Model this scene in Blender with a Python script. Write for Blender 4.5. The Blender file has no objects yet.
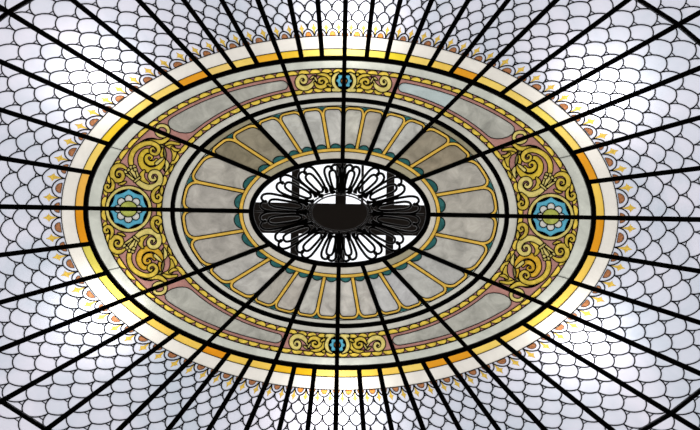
import bpy, math, random
from mathutils import Vector
from mathutils.geometry import delaunay_2d_cdt
random.seed(7)
C = bpy.context.scene.collection
PI = math.pi
# ---------------------------------------------------------------- dome geometry
# design plane: centimetres about the dome's own axis, x to the right, y towards the viewer's feet
D0 = 9.0          # height of the springing above the viewer's eye
ZB = 10.6         # world height of the springing
def zd(x, y):
    return 0.55 * (1 - (x / 453.0) ** 2 - (y / 300.0) ** 2)
def P3(x, y, off=0.0):
    # the real dome is not quite true: its upper bars lean a little sideways
    x += 1.9 * math.exp(-(x / 75.0) ** 2) * max(0.0, min(1.0, -y / 50.0))
    z = zd(x, y); k = (D0 + z) / D0
    return Vector((x * .01 * k, y * .01 * k, ZB + z + off))
def lin(c):
    c /= 255.0
    return c / 12.92 if c < .04045 else ((c + .055) / 1.055) ** 2.4
def rgb(r, g, b): return (lin(r), lin(g), lin(b), 1)

# ---------------------------------------------------------------- materials
MATS = {}
GF = .74
def glass(name, col, mottle=.12, scale=3.0, tint=None, stretch=(1, 1, 1), detail=5):
    """tinted backlit sheet glass: scatters what falls on it from above; streaks are put into its colour"""
    if name in MATS: return MATS[name]
    m = bpy.data.materials.new(name); m.use_nodes = True
    n = m.node_tree.nodes; l = m.node_tree.links; n.clear()
    out = n.new('ShaderNodeOutputMaterial'); tr = n.new('ShaderNodeBsdfTranslucent')
    geo = n.new('ShaderNodeNewGeometry'); mp = n.new('ShaderNodeMapping'); mp.inputs['Scale'].default_value = stretch
    no = n.new('ShaderNodeTexNoise'); no.inputs['Scale'].default_value = scale; no.inputs['Detail'].default_value = detail
    no.inputs['Roughness'].default_value = .62; no.inputs['Distortion'].default_value = .6
    rp = n.new('ShaderNodeValToRGB'); rp.color_ramp.elements[0].position = .3; rp.color_ramp.elements[1].position = .7
    c = tuple(v * GF for v in rgb(*col)[:3])
    t = tuple(v * GF for v in rgb(*tint)[:3]) + (1,) if tint else tuple(max(0, v * (1 - mottle * 2)) for v in c[:3]) + (1,)
    rp.color_ramp.elements[0].color = t
    rp.color_ramp.elements[1].color = tuple(min(1, v * (1 + mottle * .6)) for v in c[:3]) + (1,)
    l.new(geo.outputs['Position'], mp.inputs['Vector']); l.new(mp.outputs[0], no.inputs['Vector'])
    l.new(no.outputs['Fac'], rp.inputs['Fac']); l.new(rp.outputs[0], tr.inputs['Color'])
    gl = n.new('ShaderNodeBsdfGlossy'); gl.inputs['Roughness'].default_value = .25
    mx = n.new('ShaderNodeMixShader'); mx.inputs[0].default_value = .03
    l.new(tr.outputs[0], mx.inputs[1]); l.new(gl.outputs[0], mx.inputs[2]); l.new(mx.outputs[0], out.inputs['Surface'])
    MATS[name] = m; return m
def solid(name, col, rough=.5, metal=0.0, bump=0):
    if name in MATS: return MATS[name]
    m = bpy.data.materials.new(name); m.use_nodes = True
    n = m.node_tree.nodes; l = m.node_tree.links; b = n['Principled BSDF']
    no = n.new('ShaderNodeTexNoise'); no.inputs['Scale'].default_value = 25
    rp = n.new('ShaderNodeValToRGB'); c = rgb(*col)
    rp.color_ramp.elements[0].color = tuple(v * .8 for v in c[:3]) + (1,); rp.color_ramp.elements[1].color = c
    l.new(no.outputs['Fac'], rp.inputs['Fac']); l.new(rp.outputs[0], b.inputs['Base Color'])
    b.inputs['Roughness'].default_value = rough; b.inputs['Metallic'].default_value = metal
    MATS[name] = m; return m
clear = bpy.data.materials.new('clear_back'); clear.use_nodes = True
_n = clear.node_tree.nodes; _n.clear(); _o = _n.new('ShaderNodeOutputMaterial'); _t = _n.new('ShaderNodeBsdfTransparent')
clear.node_tree.links.new(_t.outputs[0], _o.inputs['Surface'])

LEAD = solid('lead', (22, 20, 34), .6)
LEADD = solid('dark_lead', (14, 12, 10), .6)
IRON = solid('black_iron', (15, 14, 12), .45, .2)
CAST = solid('cast_iron', (34, 27, 24), .38, .35)
FIELD = glass('white_scale_glass', (231, 227, 238), .03, 1.15, tint=(200, 208, 219), detail=4)  # tint noise paints blue-grey cloudy light into the glass colour
CREAM = glass('cream_glass', (236, 230, 220), .05, 4)
GREYB = glass('grey_green_glass', (208, 209, 197), .13, 4)
GREYI = glass('grey_white_glass', (208, 205, 193), .11, 4)
PINK = glass('pink_glass', (184, 134, 124), .12, 7)
BEADY = glass('bead_yellow_glass', (246, 212, 88), .18, 14)
SCY = glass('scroll_yellow_glass', (222, 192, 78), .2, 16)
SCP = glass('scroll_pale_glass', (230, 211, 124), .16, 16)
SCA2 = glass('scroll_gold_glass', (226, 194, 66), .2, 16)
SCO = glass('scroll_amber_glass', (226, 178, 58), .2, 16)
OLIVE = glass('olive_glass', (150, 140, 84), .2, 12)
BLUE = glass('blue_glass', (96, 176, 200), .12, 10)
GREEN = glass('green_glass', (182, 188, 92), .2, 16)
WPET = glass('white_petal_glass', (214, 212, 204), .06, 10)
TEAL = glass('teal_glass', (56, 110, 107), .25, 9)
OUTY = glass('outline_yellow_glass', (242, 196, 88), .12, 9)
STAR = glass('star_gold_glass', (232, 194, 88), .2, 40)
FAN = glass('fan_brown_glass', (184, 124, 82), .3, 60, tint=(122, 80, 56))
FAN_WASHED = glass('fan_washed_glass', (226, 150, 74), .3, 60, tint=(200, 120, 50))  # brown fan glass washed orange by bright backlight, painted into its colour
CARTG = glass('cartouche_grey_glass', (184, 182, 171), .2, 5)
CARTB = glass('cartouche_blue_glass', (190, 202, 200), .1, 4)
ORNG = glass('flower_centre_glass', (200, 120, 60), .2, 20)

# ---------------------------------------------------------------- object helpers
def tag(o, label=None, cat=None, group=None, kind=None):
    if label: o['label'] = label
    if cat: o['category'] = cat
    if group: o['group'] = group
    if kind: o['kind'] = kind
    return o
def empty(name, loc, label, cat, group=None):
    o = bpy.data.objects.new(name, None); C.objects.link(o); o.location = loc
    o.empty_display_size = .05
    return tag(o, label, cat, group)
def meshobj(name, verts, faces, mats, midx=None, parent=None, smooth=False):
    me = bpy.data.meshes.new(name)
    base = None
    if parent:
        base = Vector(); pp = parent
        while pp: base += Vector(pp.location); pp = pp.parent
    if base is None:
        base = Vector((sum(v[0] for v in verts) / len(verts), sum(v[1] for v in verts) / len(verts), min(v[2] for v in verts)))
    me.from_pydata([tuple(Vector(v) - base) for v in verts], [], faces)
    for m in mats: me.materials.append(m)
    if midx:
        me.polygons.foreach_set('material_index', midx)
    if smooth: me.polygons.foreach_set('use_smooth', [True] * len(faces))
    me.update()
    o = bpy.data.objects.new(name, me); C.objects.link(o)
    if parent: o.parent = parent
    else: o.location = base
    return o

# ---------------------------------------------------------------- lines of the dome
TH = lambda x, y, a, b: math.atan2(x / a, -y / b)      # clockwise from the top
RING = (256., 157.); FAR = (453., 300.); RIM = (90.5, 54.3)
def hit(p, q, a, b):
    """outer crossing of the line p->q with the ellipse a,b"""
    dx, dy = q[0] - p[0], q[1] - p[1]
    A = (dx / a) ** 2 + (dy / b) ** 2; B = 2 * (p[0] * dx / a / a + p[1] * dy / b / b); Cc = (p[0] / a) ** 2 + (p[1] / b) ** 2 - 1
    s = (-B + math.sqrt(max(0, B * B - 4 * A * Cc))) / (2 * A)
    return (p[0] + s * dx, p[1] + s * dy)
QUAD = [((0, -157), (0, -214)), ((22.3, -156.7), (27.7, -214)), ((42.5, -155.1), (55.7, -214.5)),
        ((62.0, -150.8), (87.9, -215.1)), ((86.6, -149.0), (124.9, -215.7)), ((109, -143.5), (164.9, -216.5)),
        ((130.4, -133), (213.3, -217.4)), ((160, -122.5), (281.5, -216)), ((186, -107.4), (334.5, -194.2)),
        ((208.5, -88.6), (357.6, -151.5)), ((235, -65.3), (358.5, -102)), ((251, -35.8), (359.4, -51.4)), ((256, 0), (360, 0))]
th0, th1, thr = [], [], []
for k, (p, q) in enumerate(QUAD):
    a = hit(p, q, *RING); b = hit(p, q, *FAR); c = hit(p, q, *RIM)
    th0.append(TH(*a, *RING)); th1.append(TH(*b, *FAR)); thr.append(TH(*c, *RIM))
rimpts = [(0, -54), (24.1, -53.0), (47.5, -48.9), (74.4, -34.8), (90, 0)]
thr_major = [thr[0], TH(24.1, -53, *RIM), TH(47.6, -49.2, *RIM), TH(74.4, -34.8, *RIM), thr[12]]
thR_major = [th0[0], th0[3], th0[6], th0[9], th0[12]]
def lerp(a, b, t): return a + (b - a) * t
def interp(tab, t):
    i = min(len(tab) - 2, max(0, int(math.floor(t)))); return lerp(tab[i], tab[i + 1], t - i)
def ext(tab, t):
    """evaluate with mirror symmetry just outside the quadrant"""
    n = len(tab) - 1
    if t < 0: return -interp(tab, -t)
    if t > n: return PI - interp(tab, 2 * n - t)
    return interp(tab, t)
def EL(th, a, b): return (a * math.sin(th), -b * math.cos(th))
def out_pt(t, a, b):
    p = EL(ext(th0, t), *RING); q = EL(ext(th1, t), *FAR)
    return hit(p, q, a, b)
def in_pt(T, a, b):
    p = EL(ext(thr_major, T), *RIM); q = EL(ext(thR_major, T), *RING)
    return hit(p, q, a, b)
def scale_ab(n): return (290 * 1.0413 ** n, 184.6 * 1.049 ** n)
def sp(t, n): return out_pt(t, *scale_ab(n))

# ---------------------------------------------------------------- planar arrangement of glass and lead
def smooth(pts, n=5, closed=False):
    res = []; m = len(pts)
    rng = range(m if closed else m - 1)
    for i in rng:
        if closed: p0, p1, p2, p3 = pts[i - 1], pts[i], pts[(i + 1) % m], pts[(i + 2) % m]
        else: p0, p1, p2, p3 = pts[max(0, i - 1)], pts[i], pts[i + 1], pts[min(m - 1, i + 2)]
        for k in range(n):
            t = k / n
            res.append(tuple(.5 * (2 * p1[d] + (p2[d] - p0[d]) * t + (2 * p0[d] - 5 * p1[d] + 4 * p2[d] - p3[d]) * t * t + (3 * p1[d] - p0[d] - 3 * p2[d] + p3[d]) * t ** 3) for d in range(len(p1))))
    if not closed: res.append(tuple(pts[-1]))
    return res
class Arr:
    def __init__(s): s.polys = []
    def poly(s, pts, tagname): s.polys.append((pts, tagname))
    def stroke(s, pts, w, tagname, closed=False, cap=0.0):
        """ribbon of quads; w a number or one per point"""
        m = len(pts)
        if m < 2: return
        ws = w if isinstance(w, (list, tuple)) else [w] * m
        L, R = [], []
        for i in range(m):
            a = pts[i - 1] if (i > 0 or closed) else pts[0]
            b = pts[(i + 1) % m] if (i < m - 1 or closed) else pts[m - 1]
            dx, dy = b[0] - a[0], b[1] - a[1]; d = math.hypot(dx, dy) or 1e-6
            nx, ny = -dy / d, dx / d; h = ws[i] / 2
            L.append((pts[i][0] + nx * h, pts[i][1] + ny * h)); R.append((pts[i][0] - nx * h, pts[i][1] - ny * h))
        for i in range(m if closed else m - 1):
            j = (i + 1) % m
            s.poly([R[i], R[j], L[j], L[i]], tagname)
        if cap and not closed:
            for (p, i) in ((pts[0], 0), (pts[-1], m - 1)):
                r = ws[i] / 2
                if r > .25: s.poly([(p[0] + r * math.cos(k * PI / 5), p[1] + r * math.sin(k * PI / 5)) for k in range(10)], tagname)
    def solve(s, clip):
        idx = {}; V = []; F = []; tags = []
        def vid(p):
            k = (round(p[0], 3), round(p[1], 3))
            if k not in idx: idx[k] = len(V); V.append(Vector(k))
            return idx[k]
        for pts, tg in [(clip, None)] + s.polys:
            f = []
            for p in pts:
                v = vid(p)
                if not f or f[-1] != v: f.append(v)
            while len(f) > 1 and f[0] == f[-1]: f.pop()
            if len(set(f)) < 3: continue
            ar = sum(V[f[i - 1]].x * V[f[i]].y - V[f[i]].x * V[f[i - 1]].y for i in range(len(f)))
            if abs(ar) < 1e-5: continue
            if ar < 0: f.reverse()
            F.append(f); tags.append(tg)
        ed = set()
        for f in F:
            for i in range(len(f)): ed.add((min(f[i - 1], f[i]), max(f[i - 1], f[i])))
        ov, oe, of, a1, a2, a3 = delaunay_2d_cdt(V, sorted(ed), [], 0, 1e-4, False)
        # which glass or lead lies on top at each facet
        cell = 6.0; grid = {}
        PF = [[(V[v].x, V[v].y) for v in f] for f in F]
        for n, p in enumerate(PF):
            xs = [q[0] for q in p]; ys = [q[1] for q in p]
            for gx in range(int(min(xs) // cell), int(max(xs) // cell) + 1):
                for gy in range(int(min(ys) // cell), int(max(ys) // cell) + 1): grid.setdefault((gx, gy), []).append(n)
        def inside(p, x, y):
            r = False; x0, y0 = p[-1]
            for x1, y1 in p:
                if (y1 > y) != (y0 > y) and x < (x0 - x1) * (y - y1) / (y0 - y1) + x1: r = not r
                x0, y0 = x1, y1
            return r
        groups = {}
        for f in of:
            x = sum(ov[v].x for v in f) / len(f); y = sum(ov[v].y for v in f) / len(f)
            lst = grid.get((int(x // cell), int(y // cell)), ())
            if not inside(PF[0], x, y): continue
            for n in reversed(lst):
                if n and inside(PF[n], x, y):
                    if tags[n] != 'void': groups.setdefault(tags[n], []).append(tuple(f))
                    break
        return [(v.x, v.y) for v in ov], groups
def emit(ov, faces, sx, sy, name, mat, parent, lo, hi, back=None):
    """slab between offsets lo (underside, seen from below) and hi, mirrored into its quadrant"""
    used = {}; pts = []
    for f in faces:
        for v in f:
            if v not in used: used[v] = len(pts); pts.append(ov[v])
    n = len(pts)
    verts = [P3(x * sx, y * sy, lo) for x, y in pts] + [P3(x * sx, y * sy, hi) for x, y in pts]
    flip = sx * sy > 0
    fs = []; mi = []; ed = {}
    for f in faces:
        g = [used[v] for v in f]
        if flip: g.reverse()
        fs.append(g); mi.append(0)
        for i in range(len(g)):
            e = (g[i], g[(i + 1) % len(g)]); ed[e] = True
    k = len(fs)
    for g in fs[:k]:
        fs.append([v + n for v in reversed(g)]); mi.append(1)
    for (a, b) in list(ed):
        if (b, a) not in ed:
            fs.append([b, a, a + n, b + n]); mi.append(1)
    return meshobj(name, verts, fs, [mat, back or mat], mi, parent)
ARR_SPEC = {}

ORD = ['first', 'second', 'third', 'fourth', 'fifth', 'sixth', 'seventh', 'eighth', 'ninth', 'tenth', 'eleventh', 'twelfth']
# quadrants: (sx, sy, name, index mapping of the panel counted clockwise from the top)
QD = [(1, 1, 0), (1, -1, 1), (-1, -1, 2), (-1, 1, 3)]
AX_V = {0: 'top', 1: 'bottom', 2: 'bottom', 3: 'top'}
AX_H = {0: 'right', 1: 'right', 2: 'left', 3: 'left'}
def where(i, q, n, what='panel'):
    """place in words: i counted from the vertical bar towards the horizontal one"""
    side = AX_H[q]
    if i < n / 2:
        return '%s %s to the %s of the %s vertical bar' % (ORD[i], what, side, AX_V[q])
    up = 'above' if AX_V[q] == 'top' else 'below'
    return '%s %s %s the %s horizontal bar' % (ORD[n - 1 - i], what, up, side)
def cw(i, q, n):
    return {0: i, 1: 2 * n - 1 - i, 2: 2 * n + i, 3: 4 * n - 1 - i}[q]

# ---------------------------------------------------------------- outer field: 48 fish-scale panels
Y1, Y2, OR_, OL = (246, 212, 108), (246, 204, 92), (235, 160, 42), (214, 200, 92)
BC = {0: (250, 228, 130), 1: (245, 218, 100), 2: (238, 212, 58), 3: Y1, 4: Y2, 5: OR_, 6: Y1, 7: Y1, 8: (240, 215, 100), 9: Y1, 10: OR_, 11: Y2,
      12: (230, 155, 36), 13: Y2, 14: Y2, 15: (240, 208, 90), 16: Y2, 17: Y1, 18: OR_, 19: OR_, 20: Y1, 21: Y2, 22: (245, 200, 80), 23: Y1,
      24: Y1, 25: (240, 178, 34), 26: (240, 186, 44), 27: Y2, 28: Y2, 29: (235, 152, 32), 30: Y2, 31: Y2, 32: Y1, 33: (235, 214, 90), 34: OL, 35: (230, 152, 32),
      36: (240, 182, 82), 37: Y1, 38: (240, 200, 52), 39: Y1, 40: Y1, 41: OR_, 42: (246, 210, 120), 43: Y1, 44: (245, 182, 52), 45: (245, 200, 62), 46: (250, 222, 108), 47: (250, 228, 138)}
NEND = 15
LW = 1.15
def cname(c):
    if c == OL: return 'olive-yellow'
    if c[1] < 190: return 'orange'
    if c[2] < 70: return 'strong yellow'
    return 'pale yellow' if c[2] > 105 else 'yellow'
for i in range(12):
    A = Arr(); t0, t1 = i, i + 1
    def arc(a, b, ta=t0, tb=t1, n=8, f=out_pt): return [f(lerp(ta, tb, k / n), a, b) for k in range(n + 1)]
    e1, e0 = scale_ab(NEND), (256, 157)
    big = arc(*scale_ab(NEND + .4), t0 - .1, t1 + .1) + arc(254, 155, t0 - .1, t1 + .1)[::-1]
    clip = arc(*e1) + arc(*e0)[::-1]
    A.poly(big, 'field')
    bd = (278.6, 177.2); mdl = (264.7, 164.3)
    # scales
    for N in range(NEND + 1, -1, -1):
        off = 0 if N % 2 == 0 else .25
        k0 = int(math.floor((t0 - off) / .5)) - 1
        for kk in range(k0, k0 + 5):
            tc = off + kk * .5
            if tc < t0 - .3 or tc > t1 + .3: continue
            if tc < -.05 and i > 0: continue
            drop = 1.0
            pw = 2.0
            pts = []
            for j in range(-7, 8):
                u = math.sin(j / 7 * PI / 2)
                cg = .3 if N else .1; au = (abs(u) + cg) / (1 + cg); y0 = math.sqrt(1 - (cg / (1 + cg)) ** 2)
                pts.append(sp(tc + .25 * u, N - drop * (1 - math.sqrt(max(0, 1 - au * au)) / y0)))
            A.stroke(pts, LW, 'came')
            if N >= 1:
                hw = .25 * .23; A.stroke([sp(tc + .25 - hw, N - .43), sp(tc + .25 + hw, N - .43)], .8, 'came')
            if N == 0:
                ft = 'fan%d' % round((tc - t0) * 2)
                fp = []
                for j in range(-6, 7):
                    u = math.sin(j / 6 * PI / 2); fp.append(sp(tc + .25 * .5 * u, -.82 + .49 * math.sqrt(max(0, 1 - u * u))))
                A.stroke(fp + [fp[0]], .7, 'came'); A.poly(fp, ft)
            if N == 1:
                st = 'star%d' % int((tc - t0) * 2 + .01)
                sc = []
                c0 = sp(tc, .1); cu = sp(tc, .6); cv = sp(tc + .062, .1)
                ux, uy = cu[0] - c0[0], cu[1] - c0[1]; vx, vy = cv[0] - c0[0], cv[1] - c0[1]
                for (du, dv) in [(1.0, 0), (.34, .55), (.3, 1.0), (.14, .95), (0, 1.75), (-.16, .95), (-.34, .62), (-1.5, 0), (-.34, -.62), (-.16, -.95), (0, -1.75), (.14, -.95), (.3, -1.0), (.34, -.55)]:
                    sc.append((c0[0] + ux * du + vx * dv, c0[1] + uy * du + vy * dv))
                A.stroke(sc + [sc[0]], .35, 'outline' + st[-1])
                A.poly(sc, st)
    # borders cover everything inside
    A.poly(arc(*bd, t0 - .1, t1 + .1) + arc(250, 151, t0 - .1, t1 + .1)[::-1], 'cream')
    A.poly(arc(*mdl, t0 - .1, t1 + .1) + arc(250, 151, t0 - .1, t1 + .1)[::-1], 'yellow')
    A.stroke(arc(*bd, t0 - .1, t1 + .1), .8, 'came')
    A.stroke(arc(*mdl, t0 - .1, t1 + .1), .7, 'came')
    ov, G = A.solve(clip)
    for sx, sy, q in QD:
        idx = cw(i, q, 12)
        c = out_pt(i + .5, 330, 215)
        col = BC[idx]
        th = empty('scale_glass_panel', P3(c[0] * sx, c[1] * sy), 'fish-scale glass panel with %s inner strip, %s' % (cname(col), where(i, q, 12).replace('panel ', '').replace('to the ', '')), 'glass panel', 'fish-scale panels around the oval')
        washed = i < 3
        for tg, fs in sorted(G.items()):
            if tg == 'field': emit(ov, fs, sx, sy, 'scale_glass', FIELD, th, 0, .004, clear)
            elif tg == 'came': emit(ov, fs, sx, sy, 'lead_came', LEAD, th, -.003, .006)
            elif tg.startswith('outline'): emit(ov, fs, sx, sy, 'star_outline', glass('painted_outline', (150, 110, 60), .1, 20), th, 0, .004, clear)
            elif tg == 'cream': emit(ov, fs, sx, sy, 'cream_border', CREAM, th, 0, .004, clear)
            elif tg == 'yellow': emit(ov, fs, sx, sy, 'yellow_border', glass('border_%d_%d_%d' % col, col, .06, 5), th, 0, .004, clear)
            elif tg.startswith('fan'): emit(ov, fs, sx, sy, 'fan_motif', FAN_WASHED if i < 2 else FAN, th, 0, .004, clear)
            elif tg.startswith('star'): emit(ov, fs, sx, sy, 'star_motif', STAR, th, 0, .004, clear)

# ---------------------------------------------------------------- ornament ring
def toq(X, Y, mx=-1):
    """photo measurement -> design plane, folded into the first quadrant"""
    dx, dy = X - 339.7, Y - 213.4
    return (abs(dx * .99983 + dy * .0185), -abs(-dx * .0185 + dy * .99983))
def cA(x, y): return toq(100 + x / 8.6, 120 + y / 8.6)
def cB(x, y): return toq(95 + x / 8.6, 160 + y / 8.6)
def cC(x, y):
    p = toq(290.6 + x / 11.67, 65.2 + y / 11.67); return (max(0, p[0] * 1.01 + 1.8), p[1])
SCR = []   # side scrolls: (kind, points, widths, colour)
def S(conv, k, pts, ws, col): SCR.append((k, [conv(*p) for p in pts], [w / (10.4 if conv is cC else 8.4) for w in ws], col))
B_ = cB; A_ = cA
S(A_, 'arc_leaf', [(330, 215), (400, 178), (480, 178), (540, 235), (560, 310), (545, 390), (560, 440)], [8, 14, 16, 14, 14, 14, 8], 'o')
S(A_, 'top_leaf', [(400, 182), (455, 186), (530, 192), (590, 158)], [10, 26, 34, 22], 'y')
S(A_, 'ring_curl', [(500, 60), (540, 52), (575, 68), (588, 100), (570, 132), (535, 142), (500, 128), (486, 98)], None or [24] * 8, 'p')
S(A_, 'leaf', [(572, 222), (620, 240), (640, 290), (628, 345)], [20, 36, 34, 12], 'y')
S(A_, 'leaf', [(566, 216), (610, 200), (680, 212)], [14, 24, 14], 'y')
S(A_, 'leaf', [(620, 240), (650, 262), (682, 262)], [14, 22, 10], 'y')
S(A_, 'leaf', [(556, 345), (578, 385), (566, 440)], [10, 28, 10], 'p')
S(A_, 'leaf', [(628, 392), (612, 425), (600, 450)], [10, 24, 10], 'y')
S(A_, 'spiral', [(540, 250), (528, 300), (545, 350), (520, 400), (470, 434), (410, 430), (362, 392), (350, 335), (372, 288), (408, 268), (440, 290)], [8, 22, 26, 40, 46, 46, 44, 42, 38, 32, 16], 'a')
S(A_, 'inner_curl', [(485, 345), (466, 372), (428, 376), (400, 350), (402, 318), (430, 308), (448, 328), (432, 344)], [16, 32, 34, 30, 24, 18, 14, 8], 'a')
S(A_, 'leaf', [(486, 378), (520, 350), (545, 330)], [24, 22, 8], 'p')
S(A_, 'sweep', [(283, 432), (266, 375), (268, 322), (290, 272), (332, 232), (392, 206), (450, 205), (495, 232), (505, 270), (478, 298), (444, 288), (436, 260), (456, 244), (468, 262)], [30, 36, 38, 38, 38, 36, 34, 32, 28, 24, 20, 18, 14, 8], 'y')
S(B_, 'crescent', [(424, 98), (404, 130), (414, 172), (460, 205)], [14, 34, 34, 10], 'y')
S(B_, 'volute', [(352, 178), (402, 218), (460, 240), (520, 228), (556, 190), (560, 140), (530, 108), (488, 112), (470, 148), (490, 178), (520, 168), (510, 146)], [32, 42, 46, 46, 42, 36, 32, 30, 26, 22, 16, 8], 'p')
S(B_, 'flower_tube', [(300, 108), (350, 172)], [18, 22], 'p')
S(B_, 'flower_tube', [(318, 92), (362, 162)], [34, 20], 'p')
S(B_, 'flower_tube', [(352, 90), (372, 156)], [14, 14], 'p')
S(B_, 'flower_tube', [(262, 122), (300, 148), (340, 180)], [8, 16, 14], 'p')
S(B_, 'collar', [(342, 188), (384, 156)], [14, 14], 'p')
for (x, y) in ((262, 106), (286, 88), (310, 66), (338, 62), (346, 86)): S(B_, 'bud', [(x - 2, y), (x + 2, y)], [24, 24], 'p')
S(B_, 'left_volute', [(268, 78), (232, 56), (188, 56), (154, 90), (150, 140), (178, 176), (222, 174), (242, 140), (226, 106), (194, 108), (188, 134), (206, 142)], [16, 30, 36, 38, 38, 36, 32, 28, 24, 18, 14, 8], 'y')
S(B_, 'small_curl', [(140, 170), (156, 210), (146, 254), (112, 268), (88, 244), (98, 218), (120, 226), (114, 242)], [10, 24, 28, 26, 22, 18, 12, 8], 'y')
S(B_, 'small_curl', [(550, 236), (512, 270), (497, 312), (512, 352), (550, 358), (568, 326), (550, 302), (530, 316), (540, 330)], [16, 26, 30, 30, 28, 24, 18, 14, 8], 'y')
S(B_, 'leaf', [(204, 212), (234, 208), (264, 194)], [6, 18, 10], 'y')
S(B_, 'leaf', [(578, 234), (574, 266), (572, 300)], [8, 26, 8], 'y')
SIDE = SCR; SCR = []
S(cC, 'volute', [(278, 178), (256, 228), (205, 268), (145, 272), (100, 240), (92, 185), (122, 142), (165, 136), (190, 168), (178, 205), (146, 208), (130, 182), (150, 166)], [12, 36, 46, 44, 42, 40, 36, 34, 30, 26, 20, 14, 8], 'p')
S(cC, 'arc_leaf', [(478, 232), (468, 182), (430, 136), (375, 112), (320, 118)], [10, 40, 38, 28, 10], 'y')
S(cC, 'volute', [(284, 205), (318, 250), (370, 258), (416, 230), (420, 185), (384, 158), (344, 170), (340, 202), (368, 212), (380, 194)], [8, 32, 38, 38, 34, 30, 26, 22, 14, 8], 'y')
S(cC, 'leaf', [(236, 164), (266, 142), (296, 138)], [6, 18, 8], 'p')
S(cC, 'leaf', [(290, 150), (310, 188)], [16, 12], 'p')
S(cC, 'leaf', [(436, 228), (478, 252)], [14, 26], 'y')
S(cC, 'bud', [(466, 108), (474, 108)], [26, 26], 'y')
S(cC, 'leaf', [(488, 262), (530, 300)], [10, 20], 'y')
S(cC, 'collar', [(560, 96), (516, 128), (502, 190), (522, 246), (570, 284), (634, 296), (700, 296)], [16, 34, 42, 40, 38, 34, 34], 'p')
TOPS = SCR
OB_OUT, OB_IN, BD_OUT, BD_IN = (251.5, 152), (239, 144.5), (178, 121), (169.5, 115.2)
MC, MR = (211.2, 0), 23.6        # side medallion
SC = {'y': SCY, 'p': SCP, 'a': SCO, 'o': OLIVE}
MEDQ = {}
for K in range(4):
    A = Arr(); T0, T1 = K, K + 1
    def iarc(a, b, ta=T0, tb=T1, n=14): return [in_pt(lerp(ta, tb, k / n), a, b) for k in range(n + 1)]
    e = .04
    clip = iarc(252.5, 153) + iarc(168, 114)[::-1]
    A.poly(iarc(256, 156, T0 - e, T1 + e) + iarc(238, 143.5, T0 - e, T1 + e)[::-1], 'outer')
    A.poly(iarc(180, 122, T0 - e, T1 + e) + iarc(165, 112, T0 - e, T1 + e)[::-1], 'inner')
    A.poly(iarc(*OB_IN, T0 - e, T1 + e) + iarc(*BD_OUT, T0 - e, T1 + e)[::-1], 'pink')
    A.stroke(iarc(*OB_IN, T0 - e, T1 + e), 1.0, 'came'); A.stroke(iarc(*BD_OUT, T0 - e, T1 + e), 1.0, 'came')
    # a seam across each plain border
    if K == 3:
        A.stroke([in_pt(3.32, 252, 153), in_pt(3.32, 239, 144.5)], .5, 'came')
    bw = 4.6
    # bead rows
    for row, (ea, sgn) in enumerate(((OB_IN, -1), (BD_OUT, 1))):
        nb = ((5, 6, 7, 7), (5, 5, 6, 6))[row][K]; bwa, bwb = 4.8, 4.2
        for k in range(nb):
            ta, tb = T0 + k / nb, T0 + (k + 1) / nb
            m = .04 / nb
            base = [in_pt(lerp(ta + m, tb - m, j / 4), ea[0] + sgn * bwa, ea[1] + sgn * bwb) for j in range(5)]
            dome = []
            for j in range(9):
                u = -math.cos(j / 8 * PI)
                h = math.sin(j / 8 * PI) ** .8
                dome.append(in_pt(lerp(ta + m, tb - m, (u + 1) / 2), ea[0] + sgn * (bwa - (bwa - .6) * h), ea[1] + sgn * (bwb - (bwb - .5) * h)))
            loop = dome[1:-1] + base[::-1]
            A.stroke(loop + [loop[0]], 1.3, 'came')
            A.poly(loop, 'beads%d_%d' % (row, k))
        A.stroke(iarc(ea[0] + sgn * (bwa + .5), ea[1] + sgn * (bwb + .5), T0 - e, T1 + e), .9, 'came')
    if K in (1, 2):
        # half of the long grey cartouche that runs from bar 1 to bar 3
        ca, cb, da, db = 239 - 9.2, 144.5 - 8.6, 178 + 9.4, 121 + 8.0
        f = lambda T, v: in_pt(T, lerp(da, ca, v), lerp(db, cb, v))
        if K == 1:
            pts = [f(lerp(2.1, 1.125, j / 10), 1) for j in range(11)] + [f(1.125 - .08 * math.sin(j / 6 * PI), .5 + .5 * math.cos(j / 6 * PI)) for j in range(1, 6)] + [f(lerp(1.125, 2.1, j / 10), 0) for j in range(11)]
        else:
            pts = [f(lerp(1.9, 2.73, j / 10), 1) for j in range(11)] + [f(2.73 + .15 * math.sin(j / 8 * PI), .5 + .5 * math.cos(j / 8 * PI)) for j in range(1, 8)] + [f(lerp(2.73, 1.9, j / 10), 0) for j in range(11)]
        A.stroke(pts + [pts[0]], 1.5, 'came'); A.poly(pts, 'cartouche')
    lst = TOPS if K == 0 else SIDE if K == 3 else [s for s in SIDE if s[0] == 'ring_curl'] if K == 2 else []
    tagcount = {}
    stags = {}
    for (kind, pts, ws, col) in lst:
        closed = kind == 'ring_curl'
        q3 = [(p[0], p[1], w) for p, w in zip(pts, ws)]
        q3 = smooth(q3, 4 if len(pts) > 2 else 2, closed)
        P = [(p[0], p[1]) for p in q3]; W = [max(.5, p[2]) for p in q3]
        tg = 'sc_%s_%d' % (kind, len(stags)); stags[tg] = (kind, col)
        A.stroke(P, [w + 1.9 for w in W], 'came', closed, cap=1)
        A.stroke(P, W, tg, closed, cap=1)
    if K == 3:
        A.poly([(MC[0] + (MR + .2) * math.cos(k * PI / 24), (MR + .2) * math.sin(k * PI / 24)) for k in range(48)], 'void')
    if K == 0:
        mc = (0, -132.2)
        A.poly([(mc[0] + 9.0 * math.cos(k * PI / 16), mc[1] + 8.9 * math.sin(k * PI / 16)) for k in range(32)], 'void')
    ov, G = A.solve(clip)
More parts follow.
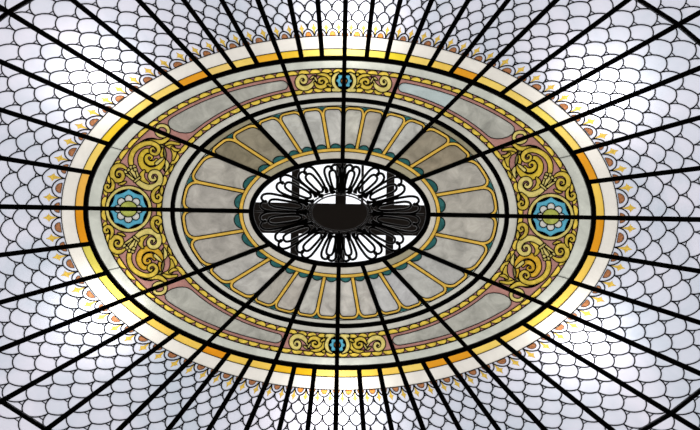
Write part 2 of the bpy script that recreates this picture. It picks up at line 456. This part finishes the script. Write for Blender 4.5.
    for sx, sy, q in QD:
        c = in_pt(K + .5, 215, 133)
        desc = {0: 'yellow scroll panel on pink ground', 1: 'grey cartouche panel edged with pink', 2: 'grey cartouche panel between bead rows', 3: 'big yellow spiral scroll panel on pink ground'}[K]
        th = empty('ornament_panel', P3(c[0] * sx, c[1] * sy), '%s, %s' % (desc, where(K, q, 4).replace('panel ', '').replace('to the ', '')), 'glass panel', 'panels of the ornamental oval band')
        for tg, fs in sorted(G.items()):
            E = lambda nm, mt: emit(ov, fs, sx, sy, nm, mt, th, 0, .004, clear)
            if tg == 'came': emit(ov, fs, sx, sy, 'lead_came', LEADD, th, -.003, .006)
            elif tg == 'outer': E('outer_border', GREYB)
            elif tg == 'inner': E('inner_border', GREYI)
            elif tg == 'pink': E('pink_ground', PINK)
            elif tg.startswith('beads'): E('bead', BEADY)
            elif tg == 'cartouche': E('cartouche', CARTB if (K == 1 and q == 0) else CARTG)
            elif tg in stags: E({'spiral': 'spiral', 'bud': 'flower_bud', 'leaf': 'leaf', 'flower_tube': 'flower_tube', 'collar': 'collar'}.get(stags[tg][0], 'scroll'), (SCA2 if stags[tg][1] == 'a' and q in (0, 3) else SC[stags[tg][1]]))

# ---------------------------------------------------------------- medallions
def circ(cx, cy, r, n=32, ry=None): return [(cx + r * math.cos(2 * PI * k / n), cy + (ry or r) * math.sin(2 * PI * k / n)) for k in range(n)]
def medallion(cx, cy, side, label):
    A = Arr()
    if side:
        clip = circ(cx, cy, MR + .3, 48)
        A.poly(circ(cx, cy, MR + 1, 48), 'came'); A.poly(circ(cx, cy, MR - .7, 48), 'ring'); A.poly(circ(cx, cy, 20.1, 48), 'came')
        st = []
        for k in range(8):
            a0 = k * PI / 4 - PI / 2
            st.append((cx + 19.6 * math.cos(a0), cy + 19.6 * math.sin(a0)))
            for f, r in ((.25, 17.6), (.5, 16.9), (.75, 17.6)):
                a = a0 + f * PI / 4; st.append((cx + r * math.cos(a), cy + r * math.sin(a)))
        A.poly(st, 'star')
        for k in range(8):
            a = -PI / 2 + k * PI / 4; A.poly(circ(cx + 10.4 * math.cos(a), cy + 10.0 * math.sin(a), 4.4, 12), 'came')
        A.poly(circ(cx, cy, 11, 24, 10.5), 'came')
        for k in range(8):
            a = -PI / 2 + k * PI / 4; A.poly(circ(cx + 10.4 * math.cos(a), cy + 10.0 * math.sin(a), 3.5, 12), 'petal%d' % k)
        A.poly(circ(cx, cy, 9.4, 24, 8.4), 'came'); A.poly(circ(cx, cy, 8.4, 24, 7.5), 'centre')
    else:
        clip = circ(cx, cy, 9.1, 32)
        A.poly(circ(cx, cy, 10), 'came')
        A.poly([(cx + (6.9 + .9 * math.cos(8 * a)) * math.cos(a), cy + (6.9 + .9 * math.cos(8 * a)) * math.sin(a)) for a in [2 * PI * k / 64 for k in range(64)]], 'star')
        A.poly(circ(cx, cy, 3.9, 20), 'came'); A.poly(circ(cx, cy, 2.8, 16), 'centre')
    ov, G = A.solve(clip)
    th = empty('medallion', P3(cx, cy), label, 'medallion', 'round medallions of the ornamental band')
    for tg, fs in sorted(G.items()):
        if tg == 'came': emit(ov, fs, 1, 1, 'lead_came', LEADD, th, -.003, .006)
        elif tg == 'ring': emit(ov, fs, 1, 1, 'yellow_ring', SCP, th, 0, .004, clear)
        elif tg == 'star': emit(ov, fs, 1, 1, 'blue_star' if side else 'blue_flower', BLUE, th, 0, .004, clear)
        elif tg == 'centre': emit(ov, fs, 1, 1, 'centre_glass', GREEN if side else ORNG, th, 0, .004, clear)
        else: emit(ov, fs, 1, 1, 'petal', WPET, th, 0, .004, clear)
medallion(-MC[0], 0, True, 'large round blue star medallion with green centre, left end of the band')
medallion(MC[0], 0, True, 'large round blue star medallion with green centre, right end of the band')
medallion(0, -132.2, False, 'small blue flower medallion with orange centre at the top of the band')
medallion(0, 132.2, False, 'small blue flower medallion with orange centre at the bottom of the band')

# ---------------------------------------------------------------- petal ring
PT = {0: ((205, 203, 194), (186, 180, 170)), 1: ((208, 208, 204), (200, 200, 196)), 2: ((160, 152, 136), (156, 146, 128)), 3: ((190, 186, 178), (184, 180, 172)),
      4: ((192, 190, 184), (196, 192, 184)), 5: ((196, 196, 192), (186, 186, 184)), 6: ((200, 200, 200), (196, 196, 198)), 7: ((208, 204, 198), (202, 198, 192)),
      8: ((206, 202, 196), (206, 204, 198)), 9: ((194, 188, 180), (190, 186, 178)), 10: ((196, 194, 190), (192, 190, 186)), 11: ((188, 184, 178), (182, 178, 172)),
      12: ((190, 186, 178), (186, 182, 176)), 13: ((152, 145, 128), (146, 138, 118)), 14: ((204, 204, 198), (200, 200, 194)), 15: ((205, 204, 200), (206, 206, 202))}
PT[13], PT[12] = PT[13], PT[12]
LT_OUT = (158.5, 106.8)     # outer edge of the yellow outline
for K in range(4):
    A = Arr(); T0, T1 = K, K + 1; e = .04
    def iarc(a, b, ta=T0, tb=T1, n=14): return [in_pt(lerp(ta, tb, k / n), a, b) for k in range(n + 1)]
    clip = iarc(166, 112) + iarc(89, 53)[::-1]
    A.poly(iarc(168, 113, T0 - e, T1 + e) + iarc(95, 60, T0 - e, T1 + e)[::-1], 'outer')
    cores = []
    for j in (-1, 0, 1, 2):
        ta, tb = T0 + j * .5, T0 + j * .5 + .5
        bl, br = in_pt(ta, 99, 63), in_pt(tb, 99, 63); tl, tr = in_pt(ta, 155, 103.6), in_pt(tb, 155, 103.6)
        def inset(p, q, d, sg):
            dx, dy = q[0] - p[0], q[1] - p[1]; L = math.hypot(dx, dy); nx, ny = -dy / L * d * sg, dx / L * d * sg
            return (p[0] + nx, p[1] + ny), (q[0] + nx, q[1] + ny)
        bl2, tl2 = inset(bl, tl, 1.8, 1); br2, tr2 = inset(br, tr, 1.8, -1)
        # rounded head: follow the ellipse in the middle, quadratic corners
        R = .30
        def side(p, q, f): return (lerp(p[0], q[0], f), lerp(p[1], q[1], f))
        L1 = math.hypot(tl2[0] - bl2[0], tl2[1] - bl2[1]); rr = min(8.5, .42 * math.hypot(tr2[0] - tl2[0], tr2[1] - tl2[1]))
        top = [in_pt(lerp(ta, tb, u), 155, 103.6) for u in (R, .5, 1 - R)]
        a0 = side(tl2, bl2, rr / L1); a1 = side(tr2, br2, rr / L1)
        def bez(p, c, q, n=6): return [tuple((1 - t) ** 2 * p[d] + 2 * t * (1 - t) * c[d] + t * t * q[d] for d in (0, 1)) for t in [k / n for k in range(n + 1)]]
        core = [bl2] + bez(a0, tl2, top[0]) + [top[1]] + bez(top[2], tr2, a1) + [br2]
        cores.append((core, ta, tb, j))
    A.poly([in_pt(T0 + .5 - .12, 158, 106.3), in_pt(T0 + .5, 158.6, 106.8), in_pt(T0 + .5 + .12, 158, 106.3), in_pt(T0 + .5, 145, 97)], 'spandrel0')
    for s_ in (-1, 1):
        A.poly([in_pt(lerp(T0, T1, (s_ + 1) / 2) - .12, 158, 106.3), in_pt(lerp(T0, T1, (s_ + 1) / 2) + .12, 158, 106.3), in_pt(lerp(T0, T1, (s_ + 1) / 2), 145, 97)], 'spandrel%d' % (1 + (s_ > 0)))
    A.stroke(iarc(158.9, 107.2, T0 - e, T1 + e), .8, 'came')
    WY = 2.35 if K < 2 else 2.8
    for core, ta, tb, j in cores: A.stroke(core, 2 * WY + 1.5, 'came')
    for core, ta, tb, j in cores: A.stroke(core, 2 * WY, 'yellow')
    for core, ta, tb, j in cores:
        A.poly(core, 'petal%d' % (j if j in (0, 1) else (0 if j < 0 else 1)))
    for core, ta, tb, j in cores: A.stroke(core, .9, 'came')
    # teal scallops at the foot of each petal
    for core, ta, tb, j in cores:
        sc = []
        for m in range(11):
            u = -math.cos(m / 10 * PI); h = math.sin(m / 10 * PI)
            sc.append(in_pt(lerp(ta, tb, .5 + .35 * u), 100.5 + 5.6 * h, 64.5 + 4.4 * h))
        A.stroke(sc, 1.6, 'came'); A.poly(sc, 'scallop%d' % max(0, min(1, j)))
    A.poly(iarc(101, 65, T0 - e, T1 + e) + iarc(88, 52, T0 - e, T1 + e)[::-1], 'came')
    A.poly(iarc(100.5, 64.6, T0 - e, T1 + e) + iarc(88, 52, T0 - e, T1 + e)[::-1], 'ringy')
    A.poly(iarc(97.2, 61.7, T0 - e, T1 + e) + iarc(88, 52, T0 - e, T1 + e)[::-1], 'came')
    A.poly(iarc(96.5, 61.0, T0 - e, T1 + e) + iarc(88, 52, T0 - e, T1 + e)[::-1], 'rimc')
    ov, G = A.solve(clip)
    for sx, sy, q in QD:
        idx = cw(K, q, 4)
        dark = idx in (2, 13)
        c = in_pt(K + .5, 128, 85)
        th = empty('petal_panel', P3(c[0] * sx, c[1] * sy), '%s grey two-petal panel outlined in yellow, %s' % ('dark' if dark else 'pale', where(K, q, 4).replace('panel ', '').replace('to the ', '')), 'glass panel', 'petal panels around the central grille')
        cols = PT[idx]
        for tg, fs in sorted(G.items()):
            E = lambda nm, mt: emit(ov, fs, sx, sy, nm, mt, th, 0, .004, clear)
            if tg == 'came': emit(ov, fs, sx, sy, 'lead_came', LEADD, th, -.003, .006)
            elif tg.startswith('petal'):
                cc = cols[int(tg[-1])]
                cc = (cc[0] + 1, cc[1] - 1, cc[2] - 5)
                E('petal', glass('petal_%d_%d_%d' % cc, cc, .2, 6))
            elif tg == 'yellow': E('petal_outline', OUTY)
            elif tg.startswith('spandrel'): E('spandrel', TEAL)
            elif tg.startswith('scallop'): E('scallop', TEAL)
            elif tg == 'ringy': E('yellow_ring', OUTY)
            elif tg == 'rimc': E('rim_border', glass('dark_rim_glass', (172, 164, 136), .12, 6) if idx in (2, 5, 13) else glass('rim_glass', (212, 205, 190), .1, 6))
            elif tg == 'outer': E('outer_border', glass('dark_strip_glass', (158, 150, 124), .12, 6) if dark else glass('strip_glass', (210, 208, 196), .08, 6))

# ---------------------------------------------------------------- iron bars
def sweep(name, pts, w, top, depth, mat, parent=None, closed=False):
    """rectangular iron bar under the glass; pts in the design plane"""
    m = len(pts); ws = w if isinstance(w, list) else [w] * m
    verts = []
    for i in range(m):
        a = pts[i - 1] if (i > 0 or closed) else pts[0]; b = pts[(i + 1) % m] if (i < m - 1 or closed) else pts[-1]
        dx, dy = b[0] - a[0], b[1] - a[1]; d = math.hypot(dx, dy); nx, ny = -dy / d * ws[i] / 2, dx / d * ws[i] / 2
        x, y = pts[i]; c = .22
        prof = [(1, top), (1, top - depth * .8), (1 - c, top - depth), (-1 + c, top - depth), (-1, top - depth * .8), (-1, top)]
        for s_, z in prof: verts.append(P3(x + nx * s_, y + ny * s_, z))
    fs = []
    for i in range(m if closed else m - 1):
        j = (i + 1) % m
        for k in range(6): fs.append([i * 6 + k, i * 6 + (k + 1) % 6, j * 6 + (k + 1) % 6, j * 6 + k])
    if not closed: fs += [list(range(6)), list(range(len(verts) - 6, len(verts)))[::-1]]
    return meshobj(name, verts, fs, [mat], None, parent)
EA, EB = scale_ab(NEND)
for k in range(13):
    for sx, sy, q in QD:
        if k == 0 and q in (2, 3): continue
        if k == 12 and q in (1, 2): continue
        major = k % 3 == 0
        if major:
            inner = in_pt(k / 3, 88.5, 52.3); mid = in_pt(k / 3, 254, 155); outer = out_pt(k, EA, EB)
            pts = [(lerp(inner[0], mid[0], j / 8), lerp(inner[1], mid[1], j / 8)) for j in range(9)] + [(lerp(mid[0], outer[0], j / 9), lerp(mid[1], outer[1], j / 9)) for j in range(1, 10)]
            W = [4.3] * 9 + [5.0 + .08 * j for j in range(9)]
        else:
            a, b = out_pt(k, 254, 155), out_pt(k, EA, EB)
            pts = [(lerp(a[0], b[0], j / 9), lerp(a[1], b[1], j / 9)) for j in range(10)]; W = [4.7 + .1 * j for j in range(10)]
        o = sweep('glazing_bar', [(x * sx, y * sy) for x, y in pts], W, -.002, .03, IRON)
        kind = 'long black radial bar reaching the central grille' if major else 'short black radial bar ending at the big oval bar'
        if k == 0: lab = 'long black vertical bar from the grille to the %s edge' % AX_V[q]
        elif k == 12: lab = 'long black horizontal bar from the grille to the %s edge' % AX_H[q]
        else:
            n = k - 1
            if k <= 6: pos = '%s %s of the %s vertical bar' % (ORD[n], AX_H[q], AX_V[q])
            else: pos = '%s %s the %s horizontal bar' % (ORD[11 - k], 'above' if AX_V[q] == 'top' else 'below', AX_H[q])
            lab = ('long black radial bar, %s' if major else 'shorter black radial bar, %s') % pos
        tag(o, lab, 'glazing bar', 'long radial glazing bars' if major else 'short radial glazing bars')
def ering(a, b, n=96): return [EL(2 * PI * k / n, a, b) for k in range(n)]
tag(sweep('oval_bar', ering(253.7, 154.6), 4.9, .001, .034, IRON, closed=True), 'thick black oval bar between the ornamental band and yellow strips', 'oval bar')
tag(sweep('oval_bar', ering(167, 113), 4.5, .001, .034, IRON, closed=True), 'middle black oval bar around the ring of petals', 'oval bar')
# outer oval bar: straight lengths from one radial bar to the next
opts = []
for q, rng in ((0, range(0, 12)), (1, range(12, 0, -1)), (2, range(0, 12)), (3, range(12, 0, -1))):
    sx, sy, _ = QD[q]
    for k in rng:
        p = out_pt(k, 453, 288); opts.append((p[0] * sx, p[1] * sy))
tag(sweep('oval_bar', opts, 4.6, .001, .034, IRON, closed=True), 'outermost black faceted oval bar crossing the corners of the field', 'oval bar')

# ---------------------------------------------------------------- central cast grille
def tube(paths, name, mat, parent, r, off=-.012, ns=6):
    """round strap iron; paths = list of (points, closed)"""
    verts = []; fs = []
    for pts, closed in paths:
        m = len(pts); P = [P3(p[0], p[1], off) for p in pts]; b0 = len(verts)
        for i in range(m):
            a = P[i - 1] if (i > 0 or closed) else P[0]; b = P[(i + 1) % m] if (i < m - 1 or closed) else P[-1]
            t = (b - a).normalized(); n = t.cross(Vector((0, 0, 1))).normalized(); u = Vector((0, 0, 1))
            rr = pts[i][2] if len(pts[i]) > 2 else r
            for k in range(ns):
                an = 2 * PI * k / ns + .3; verts.append(P[i] + n * (rr * .01 * math.cos(an)) + u * (rr * .013 * math.sin(an)))
        for i in range(m if closed else m - 1):
            j = (i + 1) % m
            for k in range(ns): fs.append([b0 + i * ns + k, b0 + i * ns + (k + 1) % ns, b0 + j * ns + (k + 1) % ns, b0 + j * ns + k])
        if not closed: fs += [list(range(b0, b0 + ns))[::-1], list(range(b0 + (m - 1) * ns, b0 + m * ns))]
    return meshobj(name, verts, fs, [mat], None, parent, True)
gr = empty('grille', P3(0, 0, -.02), 'black cast iron oval grille with looped petals at the centre of the ceiling', 'grille')
sweep('rim', ering(88.4, 52.0, 80), 5.0, .004, .04, IRON, gr, closed=True)
OVA, OVB = 28.3, 18.0
tube([(ering(OVA, OVB, 48), True), (ering(OVA + 2.8, OVB + 2.6, 48), True)], 'inner_oval', CAST, gr, .8)
tips = [82.0, 61.5, 40.2, 12.6]      # eccentric angle from the horizontal axis
def gp(th, f, lat=0.0, ga=None):
    """th eccentric angle from horizontal, f = 0 at the inner oval, 1 at the tip ellipse, lat sideways cm"""
    a0 = (OVA * math.cos(th), -OVB * math.sin(th)); a1 = (81 * math.cos(th), -47.5 * math.sin(th))
    dx, dy = a1[0] - a0[0], a1[1] - a0[1]; L = math.hypot(dx, dy)
    return (a0[0] + dx * f - dy / L * lat, a0[1] + dy * f + dx / L * lat)
for i, dg in enumerate(tips):
    th = math.radians(dg)
    W = [7.6, 8.6, 9.2, 8.6][i]     # half width of the outer loop
    loopo = [(.10, .16), (.17, .42), (.3, .66), (.5, .86), (.7, .98), (.85, 1.0), (.96, .82), (1.0, .45), (.97, .12), (.90, .0)]
    wi = W * .44
    loopi = [(.2, 0), (.25, .62), (.4, .9), (.6, 1.0), (.72, 1.0), (.81, .7), (.84, 0)]
    for sx, sy, q in QD:
        F = lambda f, l: tuple(v * s for v, s in zip(gp(th, f, l), (sx, sy)))
        paths = []
        for s_ in (-1, 1):
            paths.append((smooth([F(f, s_ * l * W) for f, l in loopo], 4), False))
            # little curls at the root
            cc = (.15, s_ * W * [.6, .5, .42, .5][i])
            L = 52 * abs(math.cos(th)) + 29 * abs(math.sin(th))
            cur = [(cc[0] + .15, cc[1] * 1.05), (cc[0] + .05, cc[1] * 1.18), (cc[0] - .05, cc[1] * .95), (cc[0] - .04, cc[1] * .6)]
            paths.append((smooth([F(*c) for c in cur], 3), False))
        lo = [F(f, l * wi) for f, l in loopi] + [F(f, -l * wi) for f, l in loopi[1:-1]][::-1]
        paths.append((smooth(lo, 4, True), True))
        mo = tube(paths, 'loop_petal', CAST, gr, 1.42)
        # ball at the tip
        cx, cy = F(.91, 0); 
        paths = [([(cx - 2.1, cy, .3), (cx - 1.4, cy, 1.6), (cx - .4, cy, 2.3), (cx + .4, cy, 2.3), (cx + 1.4, cy, 1.6), (cx + 2.1, cy, .3)], False)]
        b = tube(paths, 'ball', CAST, mo, 1.7)
# spokes between the loops: the four axis straps
for a, s_ in ((90, 1), (90, -1), (0, 1), (0, -1)):
    th = math.radians(a)
    p, q_ = gp(th, 0), gp(th, 1.06)
    if a == 90: tube([([(0, p[1] * s_), (0, q_[1] * s_)], False), ([(-3.2, lerp(p[1], q_[1], f) * s_) if 0 else (-3.4 * math.sin(f * PI), lerp(p[1], q_[1], f) * s_) for f in [j / 10 for j in range(11)]], False), ([(3.4 * math.sin(f * PI), lerp(p[1], q_[1], f) * s_) for f in [j / 10 for j in range(11)]], False)], 'spoke', CAST, gr, .8)
    else: tube([([(p[0] * s_, 0), (q_[0] * s_, 0)], False)], 'spoke', CAST, gr, .9)

# ---------------------------------------------------------------- roof light far above the grille
ZR = ZB + 3.4
def box(name, x0, x1, y0, y1, z0, z1, mat, parent=None):
    v = [(x, y, z) for z in (z0, z1) for y in (y0, y1) for x in (x0, x1)]
    f = [(0, 2, 3, 1), (4, 5, 7, 6), (0, 1, 5, 4), (2, 6, 7, 3), (0, 4, 6, 2), (1, 3, 7, 5)]
    return meshobj(name, [Vector(p) for p in v], f, [mat], None, parent)
kr = (ZR - ZB + D0) / D0 * .01
STEEL = solid('roof_steel', (30, 20, 17), .8)
g = box('roof_girder', -2.2, 2.2, -9.2 * kr, 21.5 * kr, ZR, ZR + .35, STEEL)
tag(g, 'dark brown roof girder seen through the middle of the grille', 'girder')
for (x0, x1, yy, lab) in ((-50, -42, 0, 'dark roof rafter crossing behind the left half of the grille'), (-4.6, 6.2, 0, 'wide dark roof rafter behind the centre of the grille'), (48, 55.8, 0, 'dark roof rafter crossing behind the right half of the grille'), (21.6, 24.2, 1, 'thin dark roof rafter right of centre behind the upper grille')):
    y0, y1 = -1.2, 1.2
    if yy: y1 = -.1
    o = box('roof_rafter', x0 * kr, x1 * kr, y0, y1, ZR + .36, ZR + .46, STEEL); tag(o, lab, 'rafter', 'roof rafters above the grille')
pane = bpy.data.materials.new('roof_pane'); pane.use_nodes = True
_n = pane.node_tree.nodes; _n.clear(); _o = _n.new('ShaderNodeOutputMaterial'); _t = _n.new('ShaderNodeBsdfTransparent'); _t.inputs[0].default_value = (.97, .98, 1, 1)
_g = _n.new('ShaderNodeBsdfGlossy'); _g.inputs['Roughness'].default_value = .05; _m = _n.new('ShaderNodeMixShader'); _m.inputs[0].default_value = .04
pane.node_tree.links.new(_t.outputs[0], _m.inputs[1]); pane.node_tree.links.new(_g.outputs[0], _m.inputs[2]); pane.node_tree.links.new(_m.outputs[0], _o.inputs['Surface'])
tag(box('window_1', -2.2, 2.2, -1.2, 1.2, ZR + .48, ZR + .5, pane), 'bright white roof window seen through the grille', kind='structure')

# ---------------------------------------------------------------- plaster ceiling around the dome (beyond the frame)
PL = solid('plaster', (190, 184, 172), .9)
vs = []; fs = []
n = 64
for k in range(n):
    a = 2 * PI * k / n; p = EL(a, EA - 1, EB - 1); v = P3(*p, -.02); vs.append(v)
for k in range(n):
    a = 2 * PI * k / n; x, y = math.sin(a), -math.cos(a); s_ = 1 / max(abs(x) / 24.0, abs(y) / 20.0); vs.append(Vector((x * s_, y * s_, ZB - .35)))
for k in range(n):
    vs.append(vs[k] + Vector((0, 0, .3)))
for k in range(n):
    vs.append(vs[n + k] + Vector((0, 0, .3)))
for k in range(n):
    j = (k + 1) % n
    fs += [[k, j, n + j, n + k], [2 * n + k, 3 * n + k, 3 * n + j, 2 * n + j], [k, 2 * n + k, 2 * n + j, j], [n + k, n + j, 3 * n + j, 3 * n + k]]
tag(meshobj('ceiling', vs, fs, [PL]), 'plain plaster ceiling around the glass dome', kind='structure')

# ---------------------------------------------------------------- light
w = bpy.data.worlds.new('World'); bpy.context.scene.world = w; w.use_nodes = True
n = w.node_tree.nodes; l = w.node_tree.links
bg = n['Background']; tc = n.new('ShaderNodeTexCoord'); sx_ = n.new('ShaderNodeSeparateXYZ'); rp = n.new('ShaderNodeValToRGB')
rp.color_ramp.elements[0].position = .47; rp.color_ramp.elements[0].color = (.012, .011, .01, 1)
rp.color_ramp.elements[1].position = .53; rp.color_ramp.elements[1].color = (1, 1, 1, 1)
ma = n.new('ShaderNodeMath'); ma.operation = 'MULTIPLY_ADD'; ma.inputs[1].default_value = .5; ma.inputs[2].default_value = .5
l.new(tc.outputs['Generated'], sx_.inputs[0]); l.new(sx_.outputs['Z'], ma.inputs[0]); l.new(ma.outputs[0], rp.inputs['Fac']); l.new(rp.outputs[0], bg.inputs['Color'])
bg.inputs['Strength'].default_value = 1.32
def lamp(x, y, h, power, size, sy=None, rz=0):
    d = bpy.data.lights.new('attic_lamp', 'AREA'); d.energy = power; d.shape = 'ELLIPSE'; d.size = size; d.size_y = sy or size
    d.color = (1, .99, .97)
    o = bpy.data.objects.new('attic_lamp', d); C.objects.link(o); o.location = P3(x, y, h); o.rotation_euler = (0, 0, rz)
for x, y, p_ in ((-250, -132, 7), (262, -128, 7), (-238, 104, 7), (246, 122, 7), (4, -196, 8), (2, 198, 8)):
    lamp(x, y, .38, p_, .5, .35, 0)

# ---------------------------------------------------------------- camera: standing under the dome, looking straight up
cd = bpy.data.cameras.new('camera'); co = bpy.data.objects.new('camera', cd); C.objects.link(co)
co.location = (0, 0, ZB - D0)
cd.sensor_width = 36; cd.lens = 36 * 900 / 700; cd.shift_x = 10.3 / 700; cd.shift_y = -2.1 / 700
co.rotation_mode = 'XYZ'; co.rotation_euler = (PI, 0, math.radians(-1.06))
cd.clip_end = 200
s = bpy.context.scene; s.camera = co
s.view_settings.view_transform = 'Standard'; s.view_settings.look = 'None'; s.view_settings.exposure = 0; s.view_settings.gamma = 1; s.view_settings.use_curve_mapping = False
s.cycles.max_bounces = 6; s.cycles.transparent_max_bounces = 12; s.cycles.use_denoising = True
